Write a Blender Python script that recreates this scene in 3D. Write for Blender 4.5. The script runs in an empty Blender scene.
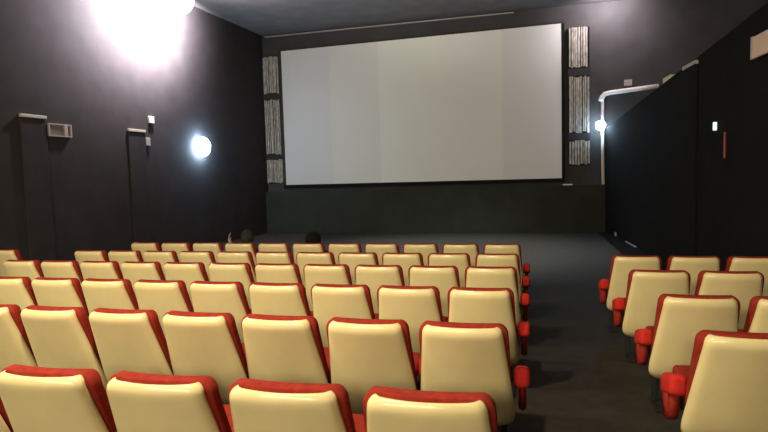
import bpy, bmesh, math, random
from mathutils import Vector, Matrix
random.seed(4)
C = bpy.context.scene.collection
SC = bpy.context.scene

# ------------------------------------------------------------------ helpers
def link(name, me, mat=None, parent=None):
    o = bpy.data.objects.new(name, me)
    C.objects.link(o)
    if mat is not None:
        for m in (mat if isinstance(mat, (list, tuple)) else [mat]):
            me.materials.append(m)
    if parent is not None:
        o.parent = parent
    return o

def obj(name, bm, mat, parent=None, smooth=False):
    me = bpy.data.meshes.new(name)
    bmesh.ops.recalc_face_normals(bm, faces=bm.faces)
    bm.to_mesh(me); bm.free()
    if smooth:
        for p in me.polygons: p.use_smooth = True
    return link(name, me, mat, parent)

def tag(o, label=None, cat=None, group=None, kind=None):
    if label: o['label'] = label
    if cat: o['category'] = cat
    if group: o['group'] = group
    if kind: o['kind'] = kind
    return o

def empty(name, loc, rz=0):
    o = bpy.data.objects.new(name, None)
    o.empty_display_size = .1
    C.objects.link(o); o.location = loc; o.rotation_euler = (0, 0, rz)
    return o

def add_box(bm, x0, x1, y0, y1, z0, z1, bevel=0, seg=2):
    r = bmesh.ops.create_cube(bm, size=1)
    vs = r['verts']
    for v in vs:
        v.co = Vector((x0 + (v.co.x + .5) * (x1 - x0), y0 + (v.co.y + .5) * (y1 - y0), z0 + (v.co.z + .5) * (z1 - z0)))
    if bevel:
        es = list({e for v in vs for e in v.link_edges})
        bmesh.ops.bevel(bm, geom=es, offset=bevel, segments=seg, affect='EDGES', profile=.5)
    return vs

def box(name, mat, parent, *a, bevel=0, seg=2, smooth=False):
    bm = bmesh.new(); add_box(bm, *a, bevel=bevel, seg=seg)
    return obj(name, bm, mat, parent, smooth)

def add_prism(bm, pts, off):
    """closed polygon pts (3D) extruded by vector off"""
    off = Vector(off)
    a = [bm.verts.new(p) for p in pts]
    b = [bm.verts.new(Vector(p) + off) for p in pts]
    n = len(a)
    bm.faces.new(a); bm.faces.new(b[::-1])
    for i in range(n):
        bm.faces.new((a[i], b[i], b[(i + 1) % n], a[(i + 1) % n]))

def add_tube(bm, path, rad, n=14):
    path = [Vector(p) for p in path]
    rings = []
    for i, p in enumerate(path):
        t = (path[min(i + 1, len(path) - 1)] - path[max(i - 1, 0)]).normalized()
        a = t.cross(Vector((0, 1, 0)))
        if a.length < .1: a = t.cross(Vector((0, 0, 1)))
        a.normalize(); b = t.cross(a)
        r = rad[i] if isinstance(rad, (list, tuple)) else rad
        rings.append([bm.verts.new(p + a * r * math.cos(2 * math.pi * k / n) + b * r * math.sin(2 * math.pi * k / n)) for k in range(n)])
    for i in range(len(rings) - 1):
        for k in range(n):
            bm.faces.new((rings[i][k], rings[i][(k + 1) % n], rings[i + 1][(k + 1) % n], rings[i + 1][k]))
    bm.faces.new(rings[0]); bm.faces.new(rings[-1][::-1])

def add_ball(bm, c, r, sx=1, sy=1, sz=1, seg=24):
    m = Matrix.Translation(c) @ Matrix.Diagonal((sx, sy, sz, 1))
    bmesh.ops.create_uvsphere(bm, u_segments=seg, v_segments=seg // 2, radius=r, matrix=m)

# ---------------------------------------------------------------- materials
def mat(name, col, rough=.6, spec=.5, noise=0, scale=8, bump=0, bscale=200, metal=0, emit=None, estr=0, coat=0, stretch=(1, 1, 1), sheen=0, detail=4):
    m = bpy.data.materials.new(name); m.use_nodes = True
    nt = m.node_tree; b = nt.nodes['Principled BSDF']
    b.inputs['Base Color'].default_value = (*col, 1)
    b.inputs['Roughness'].default_value = rough
    b.inputs['Specular IOR Level'].default_value = spec
    b.inputs['Metallic'].default_value = metal
    b.inputs['Coat Weight'].default_value = coat
    b.inputs['Coat Roughness'].default_value = .12
    if sheen:
        b.inputs['Sheen Weight'].default_value = sheen
        b.inputs['Sheen Roughness'].default_value = .5
        b.inputs['Sheen Tint'].default_value = (min(1, col[0] * 2), col[1] * 2, col[2] * 2, 1)
    if emit:
        b.inputs['Emission Color'].default_value = (*emit, 1)
        b.inputs['Emission Strength'].default_value = estr
    tc = nt.nodes.new('ShaderNodeTexCoord')
    mp = nt.nodes.new('ShaderNodeMapping'); mp.inputs['Scale'].default_value = stretch
    nt.links.new(tc.outputs['Object'], mp.inputs['Vector'])
    if noise:
        n = nt.nodes.new('ShaderNodeTexNoise'); n.inputs['Scale'].default_value = scale; n.inputs['Detail'].default_value = detail
        nt.links.new(mp.outputs['Vector'], n.inputs['Vector'])
        r = nt.nodes.new('ShaderNodeValToRGB')
        r.color_ramp.elements[0].position = .3; r.color_ramp.elements[1].position = .7
        r.color_ramp.elements[0].color = (*[c * (1 - noise) for c in col], 1)
        r.color_ramp.elements[1].color = (*[min(1, c * (1 + noise)) for c in col], 1)
        nt.links.new(n.outputs['Fac'], r.inputs['Fac'])
        nt.links.new(r.outputs['Color'], b.inputs['Base Color'])
    if bump:
        n2 = nt.nodes.new('ShaderNodeTexNoise'); n2.inputs['Scale'].default_value = bscale
        nt.links.new(mp.outputs['Vector'], n2.inputs['Vector'])
        bp = nt.nodes.new('ShaderNodeBump'); bp.inputs['Strength'].default_value = bump; bp.inputs['Distance'].default_value = .01
        nt.links.new(n2.outputs['Fac'], bp.inputs['Height'])
        nt.links.new(bp.outputs['Normal'], b.inputs['Normal'])
    return m

M = {}
M['shell'] = mat('cream_plastic', (.76, .645, .345), rough=.24, spec=.5, noise=.05, scale=5)
M['red'] = mat('red_velour', (.26, .026, .016), rough=.92, spec=.1, noise=.18, scale=30, bump=.25, bscale=160)
M['redarm'] = mat('red_arm_velour', (.52, .028, .022), rough=.9, spec=.1, noise=.12, scale=30, bump=.2, bscale=160)
M['steel'] = mat('black_steel', (.006, .006, .006), rough=.6)
M['floor'] = mat('dark_carpet', (.030, .0265, .021), rough=.75, spec=.25, noise=.22, scale=9, bump=.4, bscale=120)
M['ceil'] = mat('grey_ceiling', (.20, .19, .19), rough=.9, spec=.1, noise=.12, scale=2)
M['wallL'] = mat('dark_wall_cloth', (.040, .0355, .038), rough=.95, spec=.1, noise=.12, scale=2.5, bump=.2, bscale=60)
M['wallF'] = mat('dark_front_wall', (.050, .047, .046), rough=.9, spec=.15, noise=.12, scale=2)
M['wallLow'] = mat('dark_green_front_boards', (.026, .029, .021), rough=.85, spec=.15, noise=.15, scale=2)
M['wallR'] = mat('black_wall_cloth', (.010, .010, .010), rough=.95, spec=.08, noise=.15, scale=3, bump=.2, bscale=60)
M['wallU'] = mat('plum_grey_wall', (.060, .050, .054), rough=.9, spec=.1, noise=.12, scale=2)
M['panel'] = mat('dark_panel_cloth', (.034, .033, .032), rough=.95, spec=.1, noise=.15, scale=14)
M['cap'] = mat('pale_lit_cap', (.42, .38, .31), rough=.5)  # pale tone puts the light caught on panel tops into the cap
M['cream'] = mat('cream_metal', (.36, .31, .29), rough=.5)
M['tan'] = mat('tan_case', (.72, .52, .38), rough=.6)
M['slot'] = mat('grille_backing', (.16, .13, .13), rough=.8)  # even tone of the board behind the louvres
M['white'] = mat('white_duct', (.85, .78, .74), rough=.4)
M['chrome'] = mat('pale_metal', (.6, .58, .55), rough=.35, metal=.6)
M['black'] = mat('black_masking', (.012, .012, .012), rough=.95, spec=.05)
M['brown'] = mat('brown_masking_edge', (.045, .036, .030), rough=.9, spec=.1)
M['slat'] = mat('mottled_slats', (.33, .30, .25), rough=.8, spec=.2, noise=.55, scale=5, stretch=(5, 5, 1.2), detail=8)  # pale slats mottled by stretched noise
M['bar'] = mat('dark_crossbar', (.020, .016, .015), rough=.9)
M['lampglass'] = mat('opal_glass', (.9, .9, .9), rough=.3, emit=(1.0, .97, .97), estr=6)
M['blueglass'] = mat('cold_white_glass', (.9, .9, .9), rough=.3, emit=(.50, .76, 1.0), estr=130)
M['exitglass'] = mat('green_white_glass', (.8, .9, .8), rough=.3, emit=(.75, 1.0, .88), estr=.8)
M['redglow'] = mat('red_glow', (.10, .015, .012), rough=.5, emit=(1.0, .12, .08), estr=.05)
M['yellowbox'] = mat('yellowish_plastic', (.62, .60, .34), rough=.5)

# screen fabric: broad vertical bands of slightly different tone
def screen_material():
    m = bpy.data.materials.new('screen_cloth'); m.use_nodes = True
    nt = m.node_tree; b = nt.nodes['Principled BSDF']
    b.inputs['Roughness'].default_value = .8; b.inputs['Specular IOR Level'].default_value = .2
    tc = nt.nodes.new('ShaderNodeTexCoord'); sp = nt.nodes.new('ShaderNodeSeparateXYZ')
    nt.links.new(tc.outputs['Object'], sp.inputs[0])
    mr = nt.nodes.new('ShaderNodeMapRange')
    mr.inputs[1].default_value = -4.32; mr.inputs[2].default_value = 4.32
    nt.links.new(sp.outputs['X'], mr.inputs[0])
    r = nt.nodes.new('ShaderNodeValToRGB'); cr = r.color_ramp; cr.interpolation = 'LINEAR'
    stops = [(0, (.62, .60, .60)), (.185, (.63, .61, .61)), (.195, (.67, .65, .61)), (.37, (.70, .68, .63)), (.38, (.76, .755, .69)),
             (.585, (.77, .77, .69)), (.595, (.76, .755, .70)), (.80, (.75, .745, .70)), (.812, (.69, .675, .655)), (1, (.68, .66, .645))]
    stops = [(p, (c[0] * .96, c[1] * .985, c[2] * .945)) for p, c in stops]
    cr.elements[0].position, cr.elements[1].position = 0, 1
    cr.elements[0].color = (*stops[0][1], 1); cr.elements[1].color = (*stops[-1][1], 1)
    for p, c in stops[1:-1]:
        e = cr.elements.new(p); e.color = (*c, 1)
    nt.links.new(mr.outputs[0], r.inputs[0])
    nt.links.new(r.outputs[0], b.inputs['Base Color'])
    return m
M['screen'] = screen_material()

# --------------------------------------------------------------- the setting
EYE = 1.5928                      # eye height above the raked floor under the camera
RAKE = -.03026
YF = 7.9
def floor_z(y): return -EYE + RAKE * min(y, YF)
ZF = floor_z(YF)
YW = 17.0                         # front wall
YB = -7.0
ZC = 4.62
def xr(y): return 2.08 + .06 * (YW - y)      # lower right wall (fan shaped hall)
def xl(y): return -8.42 - .06 * (YW - y)
def xu(y): return 6.7 + .06 * (YW - y)

def struct(o): o['kind'] = 'structure'; return o

bm = bmesh.new()
add_prism(bm, [(-11, YB - .3, floor_z(YB - .3)), (-11, YF, ZF), (-11, YW + .5, ZF), (-11, YW + .5, ZF - .3), (-11, YB - .3, ZF - .3)], (20, 0, 0))
struct(obj('floor', bm, M['floor']))
struct(box('ceiling', M['ceil'], None, -11, 9, YB - .3, YW + .5, ZC, ZC + .2))
bm = bmesh.new(); add_prism(bm, [(xl(YB), YB, -2.4), (xl(YW + .4), YW + .4, -2.4), (xl(YW + .4) - .3, YW + .4, -2.4), (xl(YB) - .3, YB, -2.4)], (0, 0, ZC + 2.4))
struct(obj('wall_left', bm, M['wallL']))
struct(box('wall_front', M['wallF'], None, -8.9, 8.6, YW + .04, YW + .4, -2.2, ZC))
struct(box('wall_back', M['wallU'], None, -10.6, 8.6, YB - .3, YB, -2.4, ZC))
# lower right wall: a thick black wall with a ledge on top, the upper wall set back behind it
zt0, zt1 = 1.66 + .085 * (9.8 - YB) * .55, 1.05
def ztop(y): return 1.66 - .0765 * (y - 9.8) if y > 7 else 1.874 - .045 * (y - 7)
bm = bmesh.new()
ys = [YB, 2, 7, 9.8, 13, YW]
ring = []
for y in ys:
    ring.append([bm.verts.new(p) for p in ((xr(y), y, -2.4), (xr(y), y, ztop(y)), (xu(y), y, ztop(y)), (xu(y), y, -2.4))])
for a, b_ in zip(ring, ring[1:]):
    for k in range(4): bm.faces.new((a[k], b_[k], b_[(k + 1) % 4], a[(k + 1) % 4]))
bm.faces.new(ring[0]); bm.faces.new(ring[-1][::-1])
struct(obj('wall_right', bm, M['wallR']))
bm = bmesh.new(); add_prism(bm, [(xu(YB), YB, -2.4), (xu(YW + .4), YW + .4, -2.4), (xu(YW + .4) + .3, YW + .4, -2.4), (xu(YB) + .3, YB, -2.4)], (0, 0, ZC + 2.4))
struct(obj('wall_right_upper', bm, M['wallU']))
# low projecting front wall under the screen, thin ceiling moulding above it
struct(box('wall_front_lower', M['wallLow'], None, xl(YW) + .02, xr(YW) - .02, YW - .22, YW + .04, ZF - .02, -.46))
struct(box('trim_1', M['cream'], None, -8.3, -.4, YW - .03, YW + .04, ZC - .075, ZC - .045))
# low dark plinth along the foot of the right wall
bm = bmesh.new(); add_prism(bm, [(1.88, 8.2, ZF - .01), (1.88, YW - .22, ZF - .01), (xr(YW) - .005, YW - .22, ZF - .01), (xr(8.2) - .005, 8.2, ZF - .01)], (0, 0, .05))
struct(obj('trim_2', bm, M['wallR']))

# ------------------------------------------------------------- cinema seats
PITCH = .55
H = .85
def prof_y(z):                                   # recline of the back, measured at the middle
    t = (H - z)
    y = .365 * t if t < .5 else .1825 + .48 * (t - .5)
    if t < .06: y += .028 * ((.06 - t) / .06) ** 2      # the top rolls forward
    return y
def half_w(z, top, mid, low, r_top, r_bot, z_top, z_bot):
    zm = .33
    if z >= zm: w = mid + (top - mid) * ((z - zm) / (z_top - zm))
    else: w = mid + (low - mid) * ((zm - z) / (zm - z_bot)) ** 1.6
    if z > z_top - r_top:
        s = (z - (z_top - r_top)) / r_top; w -= r_top * (1 - math.sqrt(max(0, 1 - s * s)))
    if z < z_bot + r_bot:
        s = ((z_bot + r_bot) - z) / r_bot; w -= r_bot * (1 - math.sqrt(max(0, 1 - s * s)))
    return w
def curved_pad(zs, us, wf, yb, yf):
    """closed pad between a back surface yb(u,z) and a front surface yf(u,z)"""
    bm = bmesh.new()
    G = [[bm.verts.new((u * wf(z), yb(u, z), z)) for u in us] for z in zs]
    F = [[bm.verts.new((u * wf(z), yf(u, z), z)) for u in us] for z in zs]
    n, m = len(zs), len(us)
    for i in range(n - 1):
        for j in range(m - 1):
            bm.faces.new((G[i][j], G[i][j + 1], G[i + 1][j + 1], G[i + 1][j]))
            bm.faces.new((F[i][j], F[i + 1][j], F[i + 1][j + 1], F[i][j + 1]))
    for i in range(n - 1):
        bm.faces.new((G[i][0], G[i + 1][0], F[i + 1][0], F[i][0]))
        bm.faces.new((G[i][-1], F[i][-1], F[i + 1][-1], G[i + 1][-1]))
    for j in range(m - 1):
        bm.faces.new((G[0][j], F[0][j], F[0][j + 1], G[0][j + 1]))
        bm.faces.new((G[-1][j], G[-1][j + 1], F[-1][j + 1], F[-1][j]))
    return bm
US = [-1, -.985, -.95, -.9, -.8, -.6, -.3, 0, .3, .6, .8, .9, .95, .985, 1]

def mesh_shell():
    zt, zb = H, .19
    zs = [zb + d for d in (0, .004, .015, .035, .06, .09, .13, .18)] + [.44, .52, .60, .66, .72, .755] + [zt - d for d in (.07, .052, .036, .022, .011, .004, .001)]
    wf = lambda z: half_w(z, .214, .274, .262, .035, .085, zt, zb)
    def yb(u, z):
        y = prof_y(z) - .012 + .035 * u * u
        e = max(0, (abs(u) - .86) / .14); y += .022 * e * e
        if z < .28: y += .10 * ((.28 - z) / .09) ** 2 * .5
        return y
    bm = curved_pad(zs, US, wf, yb, lambda u, z: yb(u, z) + .018)
    return bm

def mesh_back_cushion():
    zt, zb = H + .007, .40
    zs = [zb + d for d in (0, .01, .03, .08)] + [.52, .60, .68, .74] + [zt - d for d in (.085, .062, .042, .026, .013, .005, .001)]
    wf = lambda z: half_w(z, .243, .262, .258, .055, .03, zt, zb)
    t = .105
    def edge(u, z):                               # 0 in the middle, 1 on the rim
        a = max(0, (abs(u) - .80) / .20)
        b = max(0, (z - (zt - .05)) / .05); c = max(0, ((zb + .04) - z) / .04)
        return min(1, max(a, b, c))
    yb = lambda u, z: prof_y(min(z, H - .06)) + .028 + .035 * u * u + .012 * edge(u, z) ** 2
    yf = lambda u, z: prof_y(min(z, H - .06)) + .028 + t + .02 * u * u - .035 * edge(u, z) ** 2
    return curved_pad(zs, US, wf, yb, yf)

def mesh_seat():
    """seat cushion in its own frame: hinge at the origin, lying along +y"""
    bm = bmesh.new(); add_box(bm, -.218, .218, -.03, .40, -.05, .055, bevel=.035, seg=3)
    for v in bm.verts:
        if v.co.z > .02: v.co.z += .012 * math.cos(v.co.x / .22 * 1.5) * math.sin(max(0, min(1, (v.co.y) / .4)) * math.pi)
    return bm
def mesh_seat_pan():
    bm = bmesh.new(); add_box(bm, -.21, .21, -.02, .38, -.072, -.051, bevel=.008); return bm
def mesh_pad(cx):
    bm = bmesh.new()
    if abs(cx) > .28:                                # free arm at a row end
        add_box(bm, cx - .045, cx + .045, .225, .46, .465, .585, bevel=.03, seg=4)
        for v in bm.verts: v.co.z -= .30 * (v.co.y - .225)
    else:                                           # narrow shared arm between two seats
        add_box(bm, cx - .024, cx + .024, .33, .58, .455, .565, bevel=.018, seg=3)
        for v in bm.verts: v.co.z -= .12 * (v.co.y - .33)
    return bm
def mesh_arm_panel(cx):
    bm = bmesh.new()
    w = .034 if cx < 0 else .023
    add_prism(bm, [(cx - w, .32, .47), (cx - w, .47, .42), (cx - w, .46, .34), (cx - w, .43, .27), (cx - w, .38, .265), (cx - w, .335, .33)], (2 * w, 0, 0))
    bmesh.ops.bevel(bm, geom=list(bm.edges), offset=.012, segments=2, affect='EDGES')
    return bm
def mesh_leg(cx):
    bm = bmesh.new(); add_box(bm, cx - .018, cx + .018, .375, .435, .012, .30, bevel=.006); return bm
def mesh_foot(cx):
    bm = bmesh.new(); add_box(bm, cx - .035, cx + .035, .20, .46, -.006, .014, bevel=.005); return bm
def mesh_bracket():
    bm = bmesh.new()
    for s in (-1, 1):
        add_box(bm, s * .235 - .016, s * .235 + .016, .29, .46, .36, .42, bevel=.005)
    add_box(bm, -.245, .245, .39, .42, .325, .355, bevel=.006)
    return bm

PARTS = {}
def pm(key, bm, m, smooth=True):
    me = bpy.data.meshes.new(key); bmesh.ops.recalc_face_normals(bm, faces=bm.faces); bm.to_mesh(me); bm.free()
    if smooth:
        for p in me.polygons: p.use_smooth = True
    me.materials.append(m); PARTS[key] = me
pm('back_shell', mesh_shell(), M['shell']); pm('back_cushion', mesh_back_cushion(), M['red'])
pm('seat_cushion', mesh_seat(), M['red']); pm('seat_pan', mesh_seat_pan(), M['steel'])
pm('seat_bracket', mesh_bracket(), M['steel'], False)
for k, cx in (('r', .275), ('re', .31), ('le', -.292)):
    pm('armrest_' + k, mesh_pad(cx), M['redarm']); pm('arm_panel_' + k, mesh_arm_panel(cx), M['red'])
    lx = cx if k == 'r' else math.copysign(.20, cx)         # at a row end the pedestal stands under the seat
    pm('leg_' + k, mesh_leg(lx), M['steel'], False); pm('foot_plate_' + k, mesh_foot(lx), M['steel'], False)

def part(name, key, parent, subsurf=0):
    o = bpy.data.objects.new(name, PARTS[key]); C.objects.link(o); o.parent = parent
    if subsurf:
        s = o.modifiers.new('soft', 'SUBSURF'); s.levels = subsurf; s.render_levels = subsurf
    return o
def arm(root, k):
    a = part('armrest', 'armrest_' + k, root)
    part('arm_panel', 'arm_panel_' + k, a)
    l = part('leg', 'leg_' + k, root); part('foot_plate', 'foot_plate_' + k, l)
def make_seat(right='r', left=None, up=True):
    root = empty('cinema_seat', (0, 0, 0))
    part('back_shell', 'back_shell', root, 1)
    part('back_cushion', 'back_cushion', root, 1)
    s = part('seat_cushion', 'seat_cushion', root, 1)
    s.location = (0, .34, .40); s.rotation_euler = (math.radians(4), 0, 0)
    part('seat_pan', 'seat_pan', s)
    part('seat_bracket', 'seat_bracket', root)
    if right: arm(root, right)
    if left: arm(root, left)
    return root
def copy_tree(o, parent=None):
    c = o.copy(); C.objects.link(c); c.parent = parent
    for ch in o.children: copy_tree(ch, c)
    return c
protos = {}
def seat(kind, x, y, rz, label, group):
    if kind not in protos:
        o = make_seat(*{'mid': ('r', None, True), 'aisle': ('re', None, True), 'midL': ('r', 'le', True), 'down': ('r', None, False), 'firstR': ('r', 'le', True)}[kind])
        protos[kind] = o
    else:
        o = copy_tree(protos[kind])
    y -= .05
    o.location = (x, y, floor_z(y)); o.rotation_euler = (0, 0, rz)
    tag(o, label, 'cinema seat', group)
    return o

ORD = ['', 'first', 'second', 'third', 'fourth', 'fifth', 'sixth', 'seventh', 'eighth', 'ninth', 'tenth', 'eleventh']
ROWS = {1: (1.872, 5), 2: (2.957, 7), 3: (4.07, 9), 4: (5.226, 11), 5: (6.30, 11), 6: (7.43, 11)}
RN = {1: 'nearest row', 2: 'second nearest row', 3: 'third nearest row', 4: 'third row from the front', 5: 'second row from the front', 6: 'front row'}
XE = -.088
OCC = {6: 'under the dark-haired spectator', 8: 'under the grey-haired spectator'}
for r, (y, n) in ROWS.items():
    turn = math.radians(1.6) if r == 1 else 0
    for i in range(1, n + 1):
        kind = 'aisle' if i == 1 else ('midL' if (i == 11) else 'mid')
        if i == 1: txt = 'red-rimmed cream seat at the right aisle, main block, %s' % RN[r]
        else: txt = 'red-rimmed cream seat, %s from the right aisle, main block, %s' % (ORD[i], RN[r])
        if r == 6 and i in OCC:
            kind = 'down'; txt = 'cream and red cinema seat %s in the front row' % OCC[i]
        seat(kind, XE - PITCH * (i - .5), y + math.tan(turn) * (1.5 - (i - .5)) * PITCH, turn, txt, 'main block cinema seats, ' + RN[r])
seat('mid', -7.10 - PITCH / 2, 6.32, 0, 'lone cream and red cinema seat across the left aisle, at the far left edge', 'left side cinema seats')
XR = .80
RR = {5: (6.23, 3), 4: (5.15, 2), 3: (3.99, 2), 2: (2.99, 1)}
RT = {5: 'its front row', 4: 'its second row from the front', 3: 'its third row from the front', 2: 'its nearest row'}
for r, (y, n) in RR.items():
    for i in range(1, n + 1):
        if i == 1: txt = 'red-rimmed cream seat at the aisle, right block, ' + RT[r]
        else: txt = 'red-rimmed cream seat, %s from the aisle, right block, %s' % (ORD[i], RT[r])
        seat('firstR' if i == 1 else 'mid', XR + PITCH * (i - .5) - (.03 if r == 2 else 0), y, 0, txt, 'right block cinema seats')

# ------------------------------------------------------------ screen and front
scx = (-7.72 + .90) / 2
t = empty('projection_screen', (scx, YW - .02, -.255))
tag(t, 'large blank grey cinema screen with black edge on the front wall', 'screen')
sw = 8.62 / 2
bm = bmesh.new()
add_prism(bm, [(-sw, -.05, 0), (sw, -.05, 0), (sw, -.05, 4.37), (-sw, -.05, 4.30)], (0, .03, 0))
obj('screen_cloth', bm, M['screen'], t)
bm = bmesh.new()
add_prism(bm, [(-sw - .09, -.055, -.02), (-sw, -.055, -.02), (-sw, -.055, 4.30), (-sw - .09, -.055, 4.30)], (0, .06, 0))
obj('side_masking', bm, M['brown'], t)
bm = bmesh.new()
add_prism(bm, [(sw, -.055, -.02), (sw + .08, -.055, -.02), (sw + .08, -.055, 4.37), (sw, -.055, 4.37)], (0, .06, 0))
obj('side_masking', bm, M['black'], t)
box('bottom_masking', M['black'], t, -sw - .09, sw + .08, -.055, .005, -.11, -.001)
bm = bmesh.new()
add_prism(bm, [(-sw - .09, -.055, 4.30), (sw + .08, -.055, 4.372), (sw + .08, -.055, 4.43), (-sw - .09, -.055, 4.36)], (0, .06, 0))
obj('top_masking', bm, M['brown'], t)

def slatted(x0, x1, secs, label, seed):
    rnd = random.Random(seed)
    t = empty('slatted_panel', (x0, YW - .02, secs[0][0])); tag(t, label, 'wall panel', 'slatted panels beside the screen')
    z00 = secs[0][0]
    bm = bmesh.new(); add_box(bm, 0, x1 - x0, .0, .06, 0, secs[-1][1] - z00); obj('backing_board', bm, M['black'], t)
    for a, b in secs:
        bm = bmesh.new(); x = .01
        while x < x1 - x0 - .03:
            w = rnd.uniform(.03, .06); w = min(w, x1 - x0 - x)
            add_box(bm, x, x + w, -.03 - rnd.random() * .02, .005, a - z00 + rnd.random() * .05, b - z00 - rnd.random() * .04)
            x += w + rnd.uniform(.006, .03)
        obj('slat_section', bm, M['slat'], t)
    for (a, b), (c, d) in zip(secs, secs[1:]):
        box('crossbar', M['bar'], t, -.02, x1 - x0 + .02, -.04, .01, b - z00 + .005, c - z00 - .005)
slatted(-8.40, -7.84, [(-.20, .60), (.74, 2.55), (2.72, 3.92)], 'tall mottled pale slatted panel left of the screen', 3)
slatted(1.10, 1.66, [(.10, .82), (1.02, 2.62), (2.84, 3.98)], 'tall mottled slatted panel right of the screen, behind the white pipe', 5)

t = empty('white_pipe', (2.0, YW - .06, -.5)); tag(t, 'white angled pipe running down the front right corner of the hall', 'pipe')
bm = bmesh.new(); add_tube(bm, [(1.44, 0, 2.70), (.9, 0, 2.655), (.2, 0, 2.60), (.06, 0, 2.57), (-.01, 0, 2.49), (-.055, 0, 2.38)], [.062, .062, .062, .066, .07, .07]); obj('horizontal_duct', bm, M['white'], t, True)
bm = bmesh.new(); add_tube(bm, [(.0, .01, 2.45), (.0, .01, 1.2), (.02, .01, .02)], .042); obj('vertical_pipe', bm, M['white'], t, True)
o = box('junction_box', M['cream'], None, -.1, .1, -.1, .0, -.085, .085, bevel=.01); o.location = (2.67, YW + .04, 2.345)
tag(o, 'small pale box on the wall above the white pipe', 'box')
o = box('ledge_strip', M['white'], None, -.13, .13, -.06, .06, 0, .035, bevel=.008); o.location = (1.05, YW - .14, -.46)
tag(o, 'short white strip lying on the ledge below the screen right corner', 'strip')

# --------------------------------------------------------- things on the walls
def on_wall(name, loc, side, label, cat, group=None):
    a = math.atan(.06)
    o = empty(name, loc, 0)
    # local +x along the wall towards the front, +y out of the wall into the hall
    if side == 'L':  o.rotation_euler = (0, 0, math.pi / 2 - a)
    else: o.rotation_euler = (0, 0, math.pi / 2 + a)
    tag(o, label, cat, group); return o
# for 'L' local x = +Y world, local y = -X world (into the wall): the hall is at -y ; for 'R' the hall is at +y
def pilaster(y, ztop_, side, label, wid=.54):
    x = xl(y) if side == 'L' else xr(y)
    t = on_wall('wall_panel', (x, y, floor_z(y)), side, label, 'wall panel', 'wall panels with pale caps')
    h = ztop_ - floor_z(y); s = -1 if side == 'L' else 1
    m = M['wallL'] if side == 'L' else M['wallR']
    y0, y1 = sorted((0, s * .035))
    box('cloth_panel', m, t, -wid / 2, wid / 2, y0, y1, .02, h - .06, bevel=.01)
    y0, y1 = sorted((0, s * .055))
    bm = bmesh.new(); vs = add_box(bm, -wid / 2, wid / 2, y0, y1, h - .045, h + .015, bevel=.008)
    obj('cap', bm, M['cap'], t)
pilaster(8.50, 1.27, 'L', 'dark wall panel with pale cap beside the left grille')
pilaster(11.12, 1.18, 'L', 'dark wall panel with pale cap beside two small boxes, left wall')
pilaster(9.95, 1.60, 'R', 'dark wall panel with pale cap on the black right wall', .60)

def grille(y, zc, w, h, side, label, mfr):
    x = xl(y) if side == 'L' else xr(y); s = -1 if side == 'L' else 1
    t = on_wall('ventilation_grille', (x, y, zc), side, label, 'grille')
    def yb(a, b): return sorted((s * a, s * b))
    bm = bmesh.new(); f = .025
    a, b = yb(0, .05)
    add_box(bm, -w / 2, w / 2, a, b, h / 2 - f, h / 2); add_box(bm, -w / 2, w / 2, a, b, -h / 2, -h / 2 + f)
    add_box(bm, -w / 2, -w / 2 + f, a, b, -h / 2 + f, h / 2 - f); add_box(bm, w / 2 - f, w / 2, a, b, -h / 2 + f, h / 2 - f)
    obj('frame', bm, mfr, t)
    a, b = yb(0, .015); box('backing', M['slot'], t, -w / 2 + f, w / 2 - f, a, b, -h / 2 + f, h / 2 - f)
    a, b = yb(.015, .05); x0 = w * .18
    box('cover_plate', mfr, t, x0, x0 + w * .14, a, b, -h / 2 + f, h / 2 - f)
    bm = bmesh.new(); a, b = yb(.015, .032)
    k = -h / 2 + f + .012
    while k < h / 2 - f - .01:
        add_box(bm, -w / 2 + f, x0, a, b, k, k + .008); k += .024
    obj('louvre', bm, M['cream'], t)
grille(9.06, 1.035, .52, .25, 'L', 'cream framed ventilation grille on the dark left wall', M['cream'])

t = on_wall('wall_speaker', (xr(7.36), 7.36, 1.375), 'R', 'tan box fixed high on the right wall, cut by the frame', 'wall box')
box('case', M['tan'], t, -.40, .34, .0, .06, -.13, .13, bevel=.012)
box('side_rim', M['cream'], t, .32, .36, .0, .07, -.135, .135, bevel=.008)

def small_box(name, y, zc, w, h, side, m, label, cat, group=None, d=.05):
    x = xl(y) if side == 'L' else xr(y); s = -1 if side == 'L' else 1
    y0, y1 = sorted((0, s * d))
    bm = bmesh.new(); add_box(bm, -w / 2, w / 2, y0, y1, -h / 2, h / 2, bevel=.01)
    o = obj(name, bm, m); a = math.atan(.06)
    o.location = (x, y, zc); o.rotation_euler = (0, 0, math.pi / 2 + (-a if side == 'L' else a))
    return tag(o, label, cat, group)
small_box('wall_box', 11.62, 1.455, .17, .16, 'L', M['white'], 'small white box on the left wall, upper of two', 'box', 'small boxes on the left wall')
small_box('wall_box', 11.46, .93, .14, .19, 'L', M['cream'], 'small grey box on the left wall, lower of two', 'box', 'small boxes on the left wall')
o = small_box('exit_sign', 8.9, .545, .035, .12, 'R', M['exitglass'], 'tiny lit greenish white sign on the black right wall', 'sign', d=.05)
o = small_box('red_strip', 8.57, .265, .032, .36, 'R', M['redglow'], 'narrow red glowing strip on the black right wall', 'light', d=.03)  # own glow put in so the red mark shows on black
o = small_box('socket_plate', 15.55, -1.79 + .06, .16, .10, 'R', M['chrome'], 'small grey socket plate low on the right wall', 'socket', d=.03)
o = small_box('metal_strip', 13.9, -1.78, 1.0, .035, 'R', M['chrome'], 'pale metal strip along the foot of the right wall', 'strip', d=.03)
o = box('ledge_box', M['yellowbox'], None, -.06, .06, -.22, .22, 0, .12, bevel=.01)
o.location = (xr(11.45) + .10, 11.45, ztop(11.45)); o.rotation_euler = (0, 0, math.atan(.06))
tag(o, 'small yellowish box sitting on the ledge of the right wall', 'box')

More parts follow.
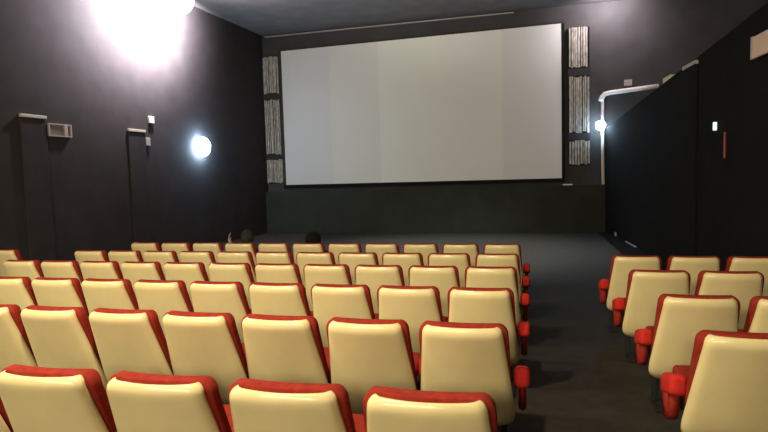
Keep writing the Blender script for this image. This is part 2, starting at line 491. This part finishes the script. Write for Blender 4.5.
# lamps that show in the photograph
LY, LZ = 11.62, 4.22
t = on_wall('wall_lamp', (xl(LY), LY, LZ), 'L', 'big dazzling white lamp high on the left wall', 'lamp')
bm = bmesh.new(); add_ball(bm, (0, -.98, 0), .42, 1, .7, 1, 32); obj('globe', bm, M['lampglass'], t, True)
bm = bmesh.new(); add_tube(bm, [(0, 0, .30), (0, -.8, .30), (0, -.95, .24)], .03); obj('bracket', bm, M['white'], t, True)
def bulkhead(name, loc, side, rad, label):
    if side == 'F':
        t = empty(name, loc); tag(t, label, 'lamp', 'cold white bulkhead lamps'); s = -1
    else:
        t = on_wall(name, loc, side, label, 'lamp', 'cold white bulkhead lamps'); s = -1 if side == 'L' else 1
    bm = bmesh.new(); add_ball(bm, (0, s * (rad * .5 + .02), 0), rad, 1, .5, 1, 24); obj('lens', bm, M['blueglass'], t, True)
    y0, y1 = sorted((0, s * .03)); box('base', M['white'], t, -rad * .55, rad * .55, y0, y1, -rad * .55, rad * .55, bevel=.01)
bulkhead('bulkhead_lamp', (xl(13.43), 13.43, .879), 'L', .25, 'glaring blue-white lamp low on the left wall')
bulkhead('bulkhead_lamp', (1.93, YW - .13, 1.19), 'F', .13, 'small glaring blue-white lamp beside the white pipe')

# ----------------------------------------------------------------- spectators
M['skin'] = mat('skin', (.45, .27, .19), rough=.5, noise=.08, scale=20)
M['dshirt'] = mat('dark_shirt', (.03, .03, .035), rough=.9, noise=.2, scale=20)
M['gshirt'] = mat('olive_shirt', (.07, .075, .06), rough=.9, noise=.2, scale=20)
M['jeans'] = mat('dark_jeans', (.02, .025, .045), rough=.9, noise=.2, scale=40)
M['shoe'] = mat('dark_shoe', (.02, .018, .016), rough=.5)
M['dhair'] = mat('dark_hair', (.006, .005, .005), rough=.9, spec=.15, noise=.4, scale=14, stretch=(6, 6, 1), bump=.5, bscale=60)
M['ghair'] = mat('grey_hair', (.030, .031, .023), rough=.9, spec=.15, noise=.4, scale=14, stretch=(6, 6, 1), bump=.5, bscale=60)

def skin_bm(chains):
    """chains: list of [(co, radius), ...] with optional branching given by ('at', index) handled by shared points"""
    me = bpy.data.meshes.new('tmp'); verts = []; edges = []; rad = []; roots = []
    for ch in chains:
        prev = None
        for k, (p, r) in enumerate(ch):
            hit = None
            for q, v in enumerate(verts):
                if (Vector(v) - Vector(p)).length < 1e-5: hit = q
            if hit is None:
                verts.append(tuple(p)); rad.append(r); hit = len(verts) - 1
                if k == 0: roots.append(hit)
            if prev is not None: edges.append((prev, hit))
            prev = hit
    me.from_pydata(verts, edges, [])
    o = bpy.data.objects.new('tmp', me); C.objects.link(o)
    md = o.modifiers.new('s', 'SKIN')
    for i, sv in enumerate(me.skin_vertices[0].data):
        sv.radius = (rad[i], rad[i]); sv.use_root = i in roots
    sb = o.modifiers.new('ss', 'SUBSURF'); sb.levels = 2; sb.render_levels = 2
    dg = bpy.context.evaluated_depsgraph_get(); dg.update()
    ev = o.evaluated_get(dg).to_mesh()
    bm = bmesh.new(); bm.from_mesh(ev)
    o.evaluated_get(dg).to_mesh_clear()
    bpy.data.objects.remove(o); bpy.data.meshes.remove(me)
    return bm

def head_bm(c, s=1.0):
    bm = bmesh.new()
    bmesh.ops.create_uvsphere(bm, u_segments=40, v_segments=28, radius=1)
    for v in bm.verts:
        x, y, z = v.co
        w = .078 - .020 * max(0, -z) ** 1.5
        d = .098
        yy = y * d
        if y > 0: yy *= .92
        # jaw and chin
        if z < -.2: yy = yy * (1 - .12 * (-z - .2)) + .012 * (-z - .2)
        # eye sockets
        for sx in (-1, 1):
            q = ((x - sx * .38) / .2) ** 2 + ((z - .02) / .16) ** 2
            if y > 0: yy -= .010 * math.exp(-q)
        if y > 0:
            yy += .022 * math.exp(-((x) / .13) ** 2 - ((z + .22) / .16) ** 2)     # nose
            yy += .006 * math.exp(-((x) / .3) ** 2 - ((z + .56) / .07) ** 2)      # lips
            yy += .008 * math.exp(-((x) / .3) ** 2 - ((z + .88) / .12) ** 2)      # chin
        v.co = Vector((x * w, yy, z * .118))
    for sx in (-1, 1):                                                              # ears
        add_ball(bm, (sx * .078, -.005, -.01), .03, .35, .6, 1.05, 12)
    bmesh.ops.transform(bm, matrix=Matrix.Translation(c) @ Matrix.Scale(s, 4), verts=bm.verts)
    return bm

def hand(wrist, d, n, s=1.0):
    """palm + five finger chains; d = finger direction, n = palm normal"""
    w = Vector(wrist); d = Vector(d).normalized(); n = Vector(n).normalized(); side = d.cross(n).normalized()
    ch = [[(w, .021 * s), (w + d * .035 * s, .027 * s), (w + d * .075 * s, .027 * s)]]
    for k, (off, ln, r) in enumerate(((-.030, .062, .0078), (-.010, .075, .0085), (.010, .080, .0085), (.030, .070, .0083))):
        b = w + d * .07 * s + side * off * s
        ch.append([(w + d * .045 * s + side * off * .7 * s + n * .001 * (k + 1), .010 * s), (b + d * .015 * s, .009 * s), (b + d * (.015 + ln * .5) * s + n * .010 * s, r * s), (b + d * (.012 + ln * .85) * s + n * .030 * s, r * .9 * s)])
    b = w + side * .022 * s + d * .02 * s
    ch.append([(b, .011 * s), (b + side * .022 * s + d * .025 * s + n * .008, .010 * s), (b + side * .034 * s + d * .055 * s + n * .016, .0088 * s)])
    return ch

def person(loc, head_top, hair_m, shirt_m, label, hands_up=False, hair_w=1.0):
    t = empty('person', loc); tag(t, label, 'person', 'spectators in the front row')
    hc = Vector((0, .275, head_top - .118 - .012))
    pel = Vector((0, .57, .535)); ch = Vector((0, .36, .66)); nk = Vector((0, .265, hc.z - .155))
    chains = [[(pel, .115), (Vector((0, .46, .60)), .12), (ch, .125), (nk - Vector((0, -.02, .03)), .09), (nk, .052), (hc - Vector((0, .005, .06)), .05)]]
    for s in (-1, 1):
        hip = pel + Vector((s * .09, .02, -.02)); kn = Vector((s * .13, 1.02, .50)); an = Vector((s * .12, 1.06, .10)); toe = Vector((s * .14, 1.24, .045))
        chains.append([(pel, .115), (hip, .092), ((hip + kn) / 2, .08), (kn, .06), ((kn + an) / 2 + Vector((0, -.01, .03)), .052), (an, .038), (an + Vector((0, .06, -.05)), .038), (toe, .03)])
        shd = nk + Vector((s * .17, .03, -.045))
        if hands_up and s == -1:
            el = Vector((-.285, .42, .635)); wr = Vector((-.345, .345, .83))
            hd, hn = Vector((-.05, -.02, 1)), Vector((.9, .3, 0))
        else:
            el = Vector((s * .255, .46, .635)); wr = Vector((s * .215, .66, .645)); hd, hn = Vector((-s * .25, 1, -.12)), Vector((0, -.1, -1))
        chains.append([(nk - Vector((0, -.02, .03)), .09), (shd, .058), ((shd + el) / 2, .046), (el, .040), ((el + wr) / 2, .036), (wr, .024)])
        hnds = hand(wr, hd, hn)
        hnds[0][0] = (wr, .024)
        chains += hnds
    bm = skin_bm(chains)
    hb = head_bm(hc)
    me2 = bpy.data.meshes.new('t'); hb.to_mesh(me2); hb.free(); bm.from_mesh(me2); bpy.data.meshes.remove(me2)
    me = bpy.data.meshes.new('t2'); bm.to_mesh(me); bm.free()
    o = bpy.data.objects.new('t2', me); C.objects.link(o)
    rm = o.modifiers.new('r', 'REMESH'); rm.mode = 'VOXEL'; rm.voxel_size = .0055
    sm = o.modifiers.new('s', 'SMOOTH'); sm.iterations = 3; sm.factor = .5
    dg = bpy.context.evaluated_depsgraph_get(); dg.update()
    nm = bpy.data.meshes.new_from_object(o.evaluated_get(dg))
    bpy.data.objects.remove(o); bpy.data.meshes.remove(me)
    nm.name = 'body'; nm.materials.clear()
    body = link('body', nm, [M['skin'], shirt_m, M['jeans'], M['shoe']], t)
    for p in nm.polygons:
        p.use_smooth = True
        c = p.center; i = 0
        if c.z < .12 and c.y > .9: i = 3
        elif c.y > .60 and abs(c.x) < .20 and c.z < .62 or (c.y > .5 and c.z < .56 and abs(c.x) < .22): i = 2
        elif c.z < nk.z + (.04 if abs(c.x) > .062 else -.005) and not (hands_up and c.x < -.25 and c.z > .80): i = 1
        if i in (1, 2) and c.y > .645 and c.z > .60 and abs(c.x) > .12: i = 0
        if hands_up and c.x < -.25 and c.z > .66: i = 0 if c.z > .80 else 1
        p.material_index = i
    # hair: a thick cap over the skull, open at the face
    hb = bmesh.new()
    bmesh.ops.create_uvsphere(hb, u_segments=40, v_segments=28, radius=1)
    rnd = random.Random(int(head_top * 1000))
    kill = [v for v in hb.verts if (v.co.y > .35 and v.co.z < .35) or v.co.z < -.62]
    bmesh.ops.delete(hb, geom=kill, context='VERTS')
    for v in hb.verts:
        x, y, z = v.co; q = 1 + rnd.uniform(-.025, .025)
        v.co = Vector((x * .094 * q * hair_w, y * .112 * q - .004, z * .128 * q + .004))
    r = bmesh.ops.solidify(hb, geom=list(hb.faces), thickness=.012)
    bmesh.ops.transform(hb, matrix=Matrix.Translation(hc), verts=hb.verts)
    obj('hair', hb, hair_m, t, True)
    # eyes
    for sx in (-1, 1):
        eb = bmesh.new(); add_ball(eb, hc + Vector((sx * .030, .074, .003)), .0125, seg=14)
        e = obj('eye', eb, M['white'], t, True)
        ib = bmesh.new(); add_ball(ib, hc + Vector((sx * .030, .082, .003)), .0062, 1, .8, 1, 12)
        obj('iris', ib, M['shoe'], e, True)
    return t
def sx_(i): return XE - PITCH * (i - .5)
person((sx_(6) - .005, 7.424, floor_z(7.424)), 1.0, M['dhair'], M['dshirt'], 'person with dark bushy hair seated in the front row facing the screen', False, 1.25)
person((sx_(8) + .02, 7.424, floor_z(7.424)), 1.035, M['ghair'], M['gshirt'], 'person with greyish hair and raised left hand seated in the front row', True, 1.0)

# ------------------------------------------------------------------- lighting
def point(name, loc, power, col, r=.1):
    l = bpy.data.lights.new(name, 'POINT'); l.energy = power; l.color = col; l.shadow_soft_size = r
    o = bpy.data.objects.new(name, l); C.objects.link(o); o.location = loc; return o
def spot(name, loc, target, power, col, size, blend=.6, r=.1):
    l = bpy.data.lights.new(name, 'SPOT'); l.energy = power; l.color = col; l.shadow_soft_size = r
    l.spot_size = math.radians(size); l.spot_blend = blend
    o = bpy.data.objects.new(name, l); C.objects.link(o); o.location = loc
    o.rotation_euler = (Vector(target) - Vector(loc)).to_track_quat('-Z', 'Y').to_euler(); return o
WARM = (1.0, .85, .58)
for x in (-5.6, -3.3, -.9):
    point('ceiling_lamp_light', (x, -6.2, 2.4), 760, WARM, .45)
for x in (-4.9, -1.7):
    spot('seat_spot_light', (x, 1.7, 1.9), (x + .1, 4.6, -1.2), 470, WARM, 140, .5, .10)
# added washes on wall and ceiling imitate the lens bloom round the left lamp
spot('bloom_wall_wash', (xl(LY) + .55, LY, LZ), (xl(LY), LY, LZ), 7500, (1.0, .92, .97), 172, .3, .12)
spot('bloom_ceiling_wash', (xl(LY) + 1.25, LY, LZ - .3), (xl(LY) + 1.6, LY, ZC), 420, (1.0, .94, .95), 165, .4, .1)
# ceiling lamp at the front right corner just out of frame, and its twin over the right ledge
spot('ceiling_lamp_light', (2.15, 16.2, 4.52), (2.1, 17.0, 4.3), 270, (1.0, .90, 1.0), 160, .6, .1)
point('ledge_lamp_light', (4.6, 12.0, 3.9), 130, (1.0, .86, .93), .15)
spot('front_floor_fill', (-1.6, 12.9, 4.3), (-1.8, 13.1, -1.8), 2300, (.92, .98, .98), 78, .9, .15)  # added unseen spot that brightens the front floor strip
for x in (-3.4, -1.3):
    spot('seat_spot_light', (x, .9, 2.2), (x, 1.95, -.8), 50, WARM, 75, .8, .1)  # added spots that brighten the red tops of the nearest rows
spot('front_ceiling_fill', (-2.8, 12.6, 4.0), (-2.8, 13.2, 5.0), 110, (1.0, .96, .90), 165, .5, .1)  # added fill on the front ceiling, in place of lens glare

w = bpy.data.worlds.new('world'); w.use_nodes = True
w.node_tree.nodes['Background'].inputs[0].default_value = (.02, .02, .022, 1)
w.node_tree.nodes['Background'].inputs[1].default_value = .2
SC.world = w

# --------------------------------------------------------------------- camera
cam = bpy.data.cameras.new('camera'); co = bpy.data.objects.new('camera', cam); C.objects.link(co)
cam.sensor_width = 36; cam.lens = 558.257 / 768 * 36; cam.clip_start = .05; cam.clip_end = 100
yaw, pitch, roll = map(math.radians, (14.705, 4.264, -1.633))
cy, sy, cp, sp = math.cos(yaw), math.sin(yaw), math.cos(pitch), math.sin(pitch)
F = Vector((-sy * cp, cy * cp, -sp)); R0 = Vector((cy, sy, 0)); U0 = R0.cross(F)
R = R0 * math.cos(roll) + U0 * math.sin(roll); U = -R0 * math.sin(roll) + U0 * math.cos(roll)
co.matrix_world = Matrix(((R.x, U.x, -F.x, 0), (R.y, U.y, -F.y, 0), (R.z, U.z, -F.z, 0), (0, 0, 0, 1)))
SC.camera = co
SC.view_settings.view_transform = 'Standard'; SC.view_settings.look = 'None'
SC.view_settings.exposure = 0; SC.view_settings.gamma = 1; SC.view_settings.use_curve_mapping = False
